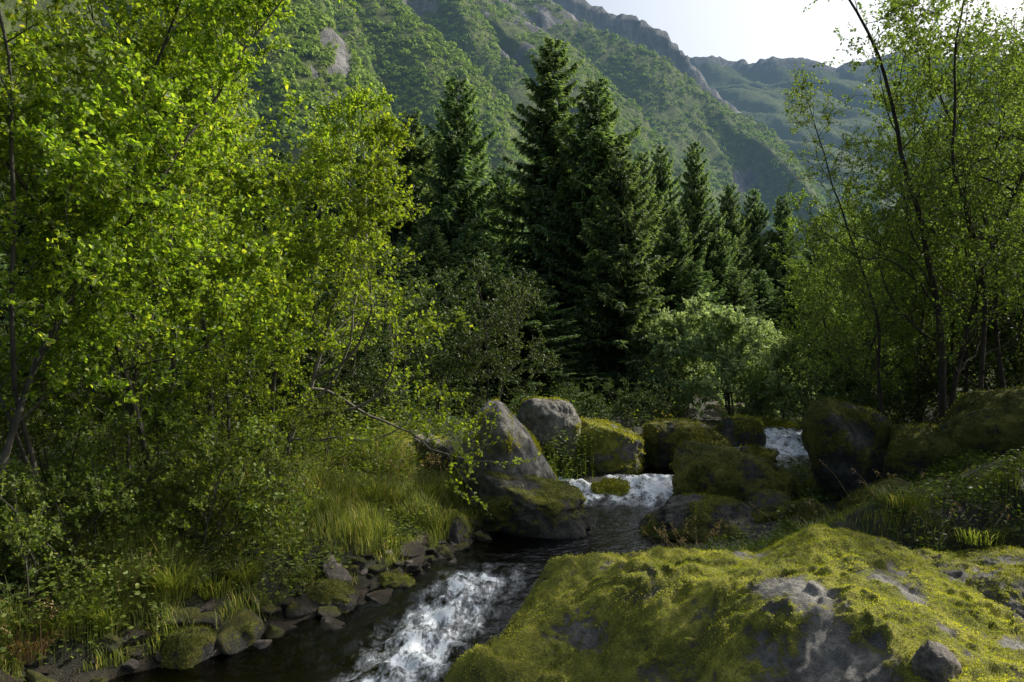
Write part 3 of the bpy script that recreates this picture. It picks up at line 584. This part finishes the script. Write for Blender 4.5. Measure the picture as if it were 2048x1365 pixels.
def spruce(seed, H, Rb, dens=1.0):
    rs = np.random.RandomState(seed); tb = Tubes(); tb.add([(0, 0, -.2), (0, 0, H*.5), (0.05, 0, H)], [.2, .11, .01], 8)
    Ps = []; Ds = []; Ls = []; z = .3; Bt = []
    while z < H-.15:
        t = z/H; nb = rs.randint(4, 8) if t < .9 else 4; a0 = rs.rand()*6.3; tier = rs.uniform(.78, 1.15)
        for b in range(nb):
            az = a0+b*6.283/nb+rs.uniform(-.35, .35); L = tier*Rb*(1-t)**.72*rs.uniform(.6, 1.18)*(.8+.2*min(1, t/.15))+.12
            e0 = -.3+.8*t+rs.uniform(-.14, .14); n = max(3, int(L/.25)); s = np.linspace(0, 1, n+1)
            hr = np.array([math.cos(az), math.sin(az), 0]); pts = hr*(L*s)[:, None]; zz = L*(math.tan(e0)*s-.42*(1-t)*s**1.5+.3*s**3)
            pts = pts+np.array([0, 0, z]); pts[:, 2] += zz; tb.add(pts, np.linspace(.022*L**.5, .004, n+1), 3)
            m_ = int(L/.05*dens)+5; q = np.sort(rs.rand(m_))**.7*.97+.03; f = q*n; i = np.minimum(f.astype(int), n-1); P = pts[i]+(pts[i+1]-pts[i])*(f-i)[:, None]
            for sd in (-1, 1, 0):
                sv = np.array([-hr[1], hr[0], 0])*sd
                D = hr*.7+sv*.9+np.array([0, 0, -.4 if sd else -1.0])+rs.normal(size=(m_, 3))*.22
                if sd == 0: D = hr*.3+np.array([0, 0, -1.])+rs.normal(size=(m_, 3))*.25
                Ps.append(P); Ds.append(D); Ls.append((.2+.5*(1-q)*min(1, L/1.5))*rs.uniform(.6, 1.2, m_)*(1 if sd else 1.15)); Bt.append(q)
        z += .22+.22*rs.rand()
    P = np.concatenate(Ps); D = unit(np.concatenate(Ds)); L = np.concatenate(Ls)[:, None]; n = len(P); bt = np.concatenate(Bt)
    S = unit(np.cross(D, unit(np.array([0, 0, 1.])+rs.normal(size=(n, 3))*.7))); w = .03+.06*L
    V = np.stack([P, P+D*L*.45+S*w, P+D*L, P+D*L*.45-S*w], 1).reshape(-1, 3)
    tn = np.clip(rs.normal(.15, .12, n)+bt*.4, 0, 1); T = np.stack([tn*.6, tn, np.clip(tn+.45, 0, 1), tn], 1).ravel()  # sunlit look put into the tint: spray tips and branch ends lighter
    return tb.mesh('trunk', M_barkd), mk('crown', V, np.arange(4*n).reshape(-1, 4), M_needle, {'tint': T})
SPR = [spruce(1, 16, 3.6), spruce(2, 15, 3.2), spruce(3, 14, 3.0), spruce(4, 15, 3.4, .55)]
SB = [(16, 3.6), (15, 3.2), (14, 3.0), (15, 3.4)]
sl = [(1108, 78, 32, 4.3, 0, 'tallest spruce in the centre with drooping branches'), (1192, 152, 30, 3.5, 1, 'spruce touching the right side of the tallest spruce'), (1243, 290, 27, 2.5, 2, 'shorter sunlit spruce at the right foot of the tallest pair'),
      (915, 148, 34, 3.4, 1, 'tall spruce left of the tallest spruce with a clear pointed tip'), (822, 215, 36, 3.2, 2, 'spruce just left of the pointed tip spruce'), (768, 228, 38, 3.2, 0, 'leftmost spruce clear of the alder leaves'),
      (1285, 298, 42, 2.8, 1, 'left of two narrow spruces right of the tallest pair'), (1322, 285, 44, 2.8, 2, 'right of two narrow spruces right of the tallest pair'), (1390, 284, 40, 2.8, 0, 'feathery spruce standing alone in front of the blue slope'),
      (1460, 365, 46, 2.7, 1, 'short pointed spruce right of the feathery lone spruce'), (1508, 374, 48, 2.6, 2, 'short spruce with narrow tip above the silvery willow'), (1565, 390, 48, 2.7, 0, 'last short spruce before the right hand trees'),
      (1002, 330, 38, 3.2, 2, 'dark spruce filling the gap left of the tallest spruce'), (868, 262, 41, 3.0, 0, 'dark spruce behind the gap left of the pointed tip spruce'), (1350, 410, 37, 2.4, 1, 'low dark spruce below the two narrow spruces'), (1432, 430, 40, 2.4, 2, 'low dark spruce between the feathery spruce and the willow')]
for j, (px, pt, Y, Rb, k, lab) in enumerate(sl):
    x = WX(px, Y); z = min(g1(x, Y), 1.0); H = WZ(pt, Y)-z
    tree('spruce_tree', SPR[k], x, Y, j*1.3, (Rb/SB[k][1], Rb/SB[k][1], H/SB[k][0]), lab, 'tree', None, z=z)
for j, (px, pt, Y) in enumerate([(705, 300, 37), (640, 270, 35), (560, 300, 33), (480, 270, 36), (390, 290, 33), (290, 270, 36), (180, 260, 33), (60, 270, 34), (740, 480, 27), (610, 500, 25), (450, 500, 23), (300, 500, 24), (120, 480, 22), (-40, 480, 22), (960, 460, 27), (860, 450, 27), (1050, 540, 25.5), (660, 560, 21.5), (780, 560, 23)]):
    x = WX(px, Y); z = g1(x, Y); H = WZ(pt, Y)-z; s = 3.4 if Y > 31 else 2.8
    tree('spruce_tree', SPR[3], x, Y, j*.9, (s/3.4, s/3.4, H/15), 'dark spruce in the deep shade behind the left hand trees', 'tree', 'dark spruces behind the left thicket', z=z)
for j, (px, pt, Y) in enumerate([(1640, 430, 48), (1700, 440, 44), (1790, 420, 46), (1880, 420, 42), (1980, 410, 40), (2080, 420, 36), (1740, 520, 34), (1840, 500, 33), (1940, 500, 32), (1600, 520, 40), (1520, 540, 42), (1390, 520, 36), (1470, 540, 38)]):
    x = WX(px, Y); z = min(g1(x, Y), 2.5); H = WZ(pt, Y)-z
    tree('spruce_tree', SPR[3], x, Y, j*.9, (.85, .85, H/15), 'dark spruce seen behind the leafy trees on the right', 'tree', 'dark spruces behind the right hand trees', z=z)

tb = Tubes(); tb.add([(0, 0, 0), (.05, 0, 6), (-.05, 0, 9.6)], [.12, .07, .015], 6)
for k in range(7):
    a = k*2.4; zz = 5.5+k*.55; tb.add([(0, 0, zz), (math.cos(a)*.35, math.sin(a)*.35, zz+.15), (math.cos(a)*.6, math.sin(a)*.6, zz+.45)], [.02, .014, .005], 4)
tag(ob('dead_tree', tb.mesh('dead_tree', M_barkp), None, (WX(729, 26), 26, .4)), 'bare pale snag between the alders and the leftmost spruce', 'dead tree')

# ------------------------------------------------------------ grass and herbs
def scatter(n, x0, x1, y0, y1, rs, dmin, dmax, side=None):
    x = rs.uniform(x0, x1, n); y = rs.uniform(y0, y1, n); s = x-cx(y); d = np.abs(s)-cw(y)
    k = (d > dmin) & (d < dmax)
    if side: k &= (s*side > 0)
    return x[k], y[k], d[k]
rs = np.random.RandomState(3)
def grass_part(x, y, hmin, hmax, w, rs, thr=.42, lean=.6, dark=0.):
    dn = fbm(P3(x, y, 2.2), 3, 61); k = dn > thr; x, y = x[k], y[k]; dn = dn[k]; n = len(x)
    zz = gh(x, y)-.02
    a = fbm(P3(x, y, 1.6), 2, 63)*8+rs.normal(0, 1.5, n); m_ = rs.uniform(.15, 1, n)*lean
    D = np.stack([np.cos(a)*m_, np.sin(a)*m_, np.zeros(n)], 1); H = rs.uniform(hmin, hmax, n)*(.5+1.1*(dn-thr)/.25)
    V, Q, k_ = blades(np.stack([x, y, zz], 1), D, H, w*rs.uniform(.6, 1.3, n)*np.maximum(1, y/12), 3, .5)
    return V, Q, np.repeat(np.clip(rs.normal(.5, .25, n)-dark, 0, 1), k_)
parts = []
x, y, _ = scatter(200000, -8, 3, 6, 14.5, rs, .18, 3.0, -1); parts.append(grass_part(x, y, .12, .36, .008, rs, .4))
x, y, _ = scatter(90000, 2, 11, 9.2, 16, rs, 1.3, 6, 1); parts.append(grass_part(x, y, .05, .15, .007, rs, .4, dark=.3))  # right bank blades tinted darker, its shade put into their colour
x, y, _ = scatter(14000, -14, 14, 14, 34, rs, .5, 9); parts.append(grass_part(x, y, .08, .2, .009, rs, .45, dark=.2))  # blades farther back darkened in tint for the shade under the trees
off = 0; Qs = []
for V, Q, T in parts: Qs.append(Q+off); off += len(V)
tag(ob('grass', mk('grass', np.concatenate([p_[0] for p_ in parts]), Qs, M_grass, {'tint': np.concatenate([p_[2] for p_ in parts])})), 'long green grass covering both banks', 'grass', kind='stuff')
x1, y1, d1 = scatter(120000, -10, 3, 6, 16, rs, .3, 7, -1); x2, y2, d2 = scatter(60000, 2, 12, 9.2, 18, rs, 1.3, 7, 1); x3, y3, d3 = scatter(50000, -16, 20, 15, 34, rs, 1.2, 16)
x = np.concatenate([x1, x2, x3]); y = np.concatenate([y1, y2, y3]); dn = fbm(P3(x, y, 1.0), 3, 81); k = dn > .38; x, y, dn = x[k], y[k], dn[k]; n = len(x)
far = np.clip(y/14, 1, 2.2)
rgt = x > cx(y)
hh = (.05+rs.rand(n)**1.3*.65*(dn-.36)*4)*far**.3*np.where(rgt, .35, 1)
P = np.stack([x, y, gh(x, y)+hh], 1); D = unit(np.concatenate([rs.normal(size=(n, 2)), np.full((n, 1), -.1)], 1)); Nn = unit(np.array([0, 0, 1.])+rs.normal(size=(n, 3))*.45)
L = rs.uniform(.03, .07, n)*far; V, Q, T = leaves(P, D, Nn, L, L*.7, np.clip(rs.normal(.45, .22, n)-.3*(y > 14)-.25*rgt, 0, 1))  # tint lowered at the back and on the right bank to paint shade
st = rs.rand(n) < .25; Ps = P[st].copy(); hs = hh[st]; Ps[:, 2] -= hs
Vb, Qb, kb = blades(Ps, rs.normal(size=(st.sum(), 3))*[.1, .1, 0], hs+.02, np.full(st.sum(), .006), 2, 0)
tag(ob('undergrowth', mk('undergrowth', np.concatenate([V, Vb]), [Q, Qb+len(V)], M_herb, {'tint': np.concatenate([T, np.full(len(Vb), .3)])})), 'low leafy herbs filling the shaded banks', 'undergrowth', kind='stuff')
def sedge(px, Y, label, n=260, H=.55, z=None, seed=0, stalks=0, mat=M_grass, spread=.14, cat='grass clump'):
    rs = np.random.RandomState(seed); a = rs.uniform(0, 6.283, n); r = rs.rand(n)**.5*spread; m_ = rs.uniform(.15, 1.0, n)
    P = np.stack([np.cos(a)*r, np.sin(a)*r, np.zeros(n)], 1); a2 = a+rs.normal(0, .5, n); D = np.stack([np.cos(a2)*m_, np.sin(a2)*m_, np.zeros(n)], 1)
    V, Q, k = blades(P, D, H*rs.uniform(.6, 1.15, n), np.full(n, .011), 5, .75)
    x = WX(px, Y); zz = g1(x, Y)-.03 if z is None else z
    e = bpy.data.objects.new('grass_clump', None); COL.objects.link(e); e.location = (x, Y, zz); tag(e, label, cat)
    if n: ob('blades', mk('blades', V, Q, mat, {'tint': np.repeat(np.clip(rs.normal(.4, .2, n), 0, 1), k)}), e)
    if stalks:
        tb = Tubes(); Pl = []
        for s in range(stalks):
            a = rs.uniform(0, 6.28); l = rs.uniform(.1, .45); h = H*rs.uniform(1.1, 1.6)
            b = np.array([rs.normal(0, spread), rs.normal(0, spread), 0]); tip = b+[math.cos(a)*l, math.sin(a)*l, h]
            mid = (b+tip)/2+[0, 0, h*.12]; tb.add([b, mid, tip], [.003, .0025, .0015], 3)
            for q in range(14): Pl.append(tip-(tip-mid)*rs.rand()*.4+rs.normal(size=3)*.012)
        ob('stalks', tb.mesh('stalks', M_dry), e)
        Pl = np.array(Pl); V, Q, T = leaves(Pl, unit(rs.normal(size=Pl.shape)), unit(rs.normal(size=Pl.shape)), np.full(len(Pl), .022), np.full(len(Pl), .01), rs.rand(len(Pl)))
        ob('seed_heads', mk('seed_heads', V, Q, M_dry, {'tint': T}), e)
    return e
sedge(345, 8.2, 'arching bright green sedge clump overhanging the left shore', 420, .6, seed=1, spread=.2)
sedge(220, 7.7, 'sedge clump left of the bright arching clump', 260, .45, seed=2, stalks=6)
sedge(490, 8.7, 'grass clump beside the shrub right of the arching clump', 260, .42, seed=3)
sedge(620, 10.2, 'sunny grass clump above the mossy shore rocks', 380, .5, seed=4, stalks=10, spread=.22)
sedge(740, 11.2, 'light green grass clump on the tip of the left bank', 420, .55, seed=5, stalks=16, spread=.26)
sedge(850, 12.0, 'grass with reddish seed heads beside the tall pale boulder', 260, .5, seed=6, stalks=22, spread=.2)
sedge(60, 7.2, 'dry grass clump in the lower left corner', 220, .4, seed=7, stalks=8, mat=M_dry)
sedge(1400, 9.3, 'thin grass with seed heads behind the foreground outcrop', 160, .3, seed=8, stalks=12, spread=.3, z=.5)
sedge(1340, 9.1, 'reddish seed stalks left of the thin grass behind the outcrop', 60, .35, seed=9, stalks=9, spread=.12, z=.5)
sedge(1480, 9.2, 'short sunlit grass behind the crest of the outcrop', 220, .2, seed=10, spread=.3, z=.58)
sedge(1800, 9.9, 'grass clump on the dark right bank', 200, .3, seed=11, stalks=10, spread=.3)
sedge(1950, 9.4, 'blue green grass clump near the right edge', 200, .3, seed=12, stalks=6, spread=.3)
sedge(130, 7.5, 'long grass clump drooping over the round mossy corner stone', 260, .45, seed=13, spread=.2)
sedge(430, 8.45, 'drooping grass clump between the arching sedge and the shore stones', 260, .4, seed=14, spread=.2)
sedge(1640, 10.6, 'dark grass clump behind the crest of the foreground outcrop', 200, .28, seed=15, stalks=5, spread=.3)
e = bpy.data.objects.new('wildflower', None); COL.objects.link(e); x = WX(1318, 18.5); e.location = (x, 18.5, g1(x, 18.5)+.3); tag(e, 'small yellow wildflowers growing between the mossy boulders by the stream', 'flower')
rs = np.random.RandomState(4); tb = Tubes(); Pl = []
for k in range(8):
    b = np.array([rs.normal(0, .15), rs.normal(0, .1), -.3]); t = b+[rs.normal(0, .08), 0, rs.uniform(.55, .85)]; tb.add([b, (b+t)/2, t], [.006, .005, .004], 3)
    for q in range(5): Pl.append(t+rs.normal(size=3)*.018)
ob('stems', tb.mesh('stems', M_herb), e); Pl = np.array(Pl)
V, Q, T = leaves(Pl, unit(rs.normal(size=Pl.shape)), unit(rs.normal(size=Pl.shape)), np.full(len(Pl), .028), np.full(len(Pl), .02), rs.rand(len(Pl)))
ob('petals', mk('petals', V, Q, M_flower, {'tint': T}), e)

# ------------------------------------------------------------ light and camera
EL = 39; AZ = 63
sd = bpy.data.lights.new('sun', 'SUN'); sd.energy = 5.0; sd.angle = math.radians(.5); sd.color = (1, .95, .84)
so = bpy.data.objects.new('sun', sd); COL.objects.link(so)
so.rotation_euler = (math.radians(90-EL), 0, math.radians(180-AZ))
W = bpy.data.worlds.new('World'); bpy.context.scene.world = W; W.use_nodes = True
nt = W.node_tree; bg = nt.nodes['Background']; sk = nt.nodes.new('ShaderNodeTexSky'); sk.sky_type = 'NISHITA'; sk.sun_disc = False
sk.sun_elevation = math.radians(EL); sk.sun_rotation = math.radians(AZ); sk.dust_density = 5.0; sk.air_density = 1.2
nt.links.new(sk.outputs[0], bg.inputs[0]); bg.inputs[1].default_value = .11
tc = nt.nodes.new('ShaderNodeTexCoord'); vm = nt.nodes.new('ShaderNodeVectorMath'); vm.operation = 'DOT_PRODUCT'; nt.links.new(tc.outputs['Generated'], vm.inputs[0])
e_, a_ = math.radians(EL), math.radians(AZ); vm.inputs[1].default_value = (math.sin(a_)*math.cos(e_), math.cos(a_)*math.cos(e_), math.sin(e_))
mr = nt.nodes.new('ShaderNodeMapRange'); mr.interpolation_type = 'SMOOTHSTEP'; nt.links.new(vm.outputs['Value'], mr.inputs[0]); mr.inputs[1].default_value = .35; mr.inputs[2].default_value = .8
b2 = nt.nodes.new('ShaderNodeBackground'); b2.inputs[0].default_value = (.93, .97, 1, 1); nt.links.new(math_(nt, 'MULTIPLY', mr.outputs[0], .5), b2.inputs[1])
ad = nt.nodes.new('ShaderNodeAddShader'); nt.links.new(bg.outputs[0], ad.inputs[0]); nt.links.new(b2.outputs[0], ad.inputs[1]); nt.links.new(ad.outputs[0], nt.nodes['World Output'].inputs[0])
cd = bpy.data.cameras.new('camera'); cd.sensor_width = 36; cd.lens = 28.0; cd.clip_end = 9000; cd.clip_start = .05
co = bpy.data.objects.new('camera', cd); COL.objects.link(co); co.location = (0, 0, CH); co.rotation_euler = (math.radians(90+.63), 0, 0)
sc = bpy.context.scene; sc.camera = co
sc.view_settings.view_transform = 'Standard'; sc.view_settings.look = 'None'; sc.view_settings.exposure = 0
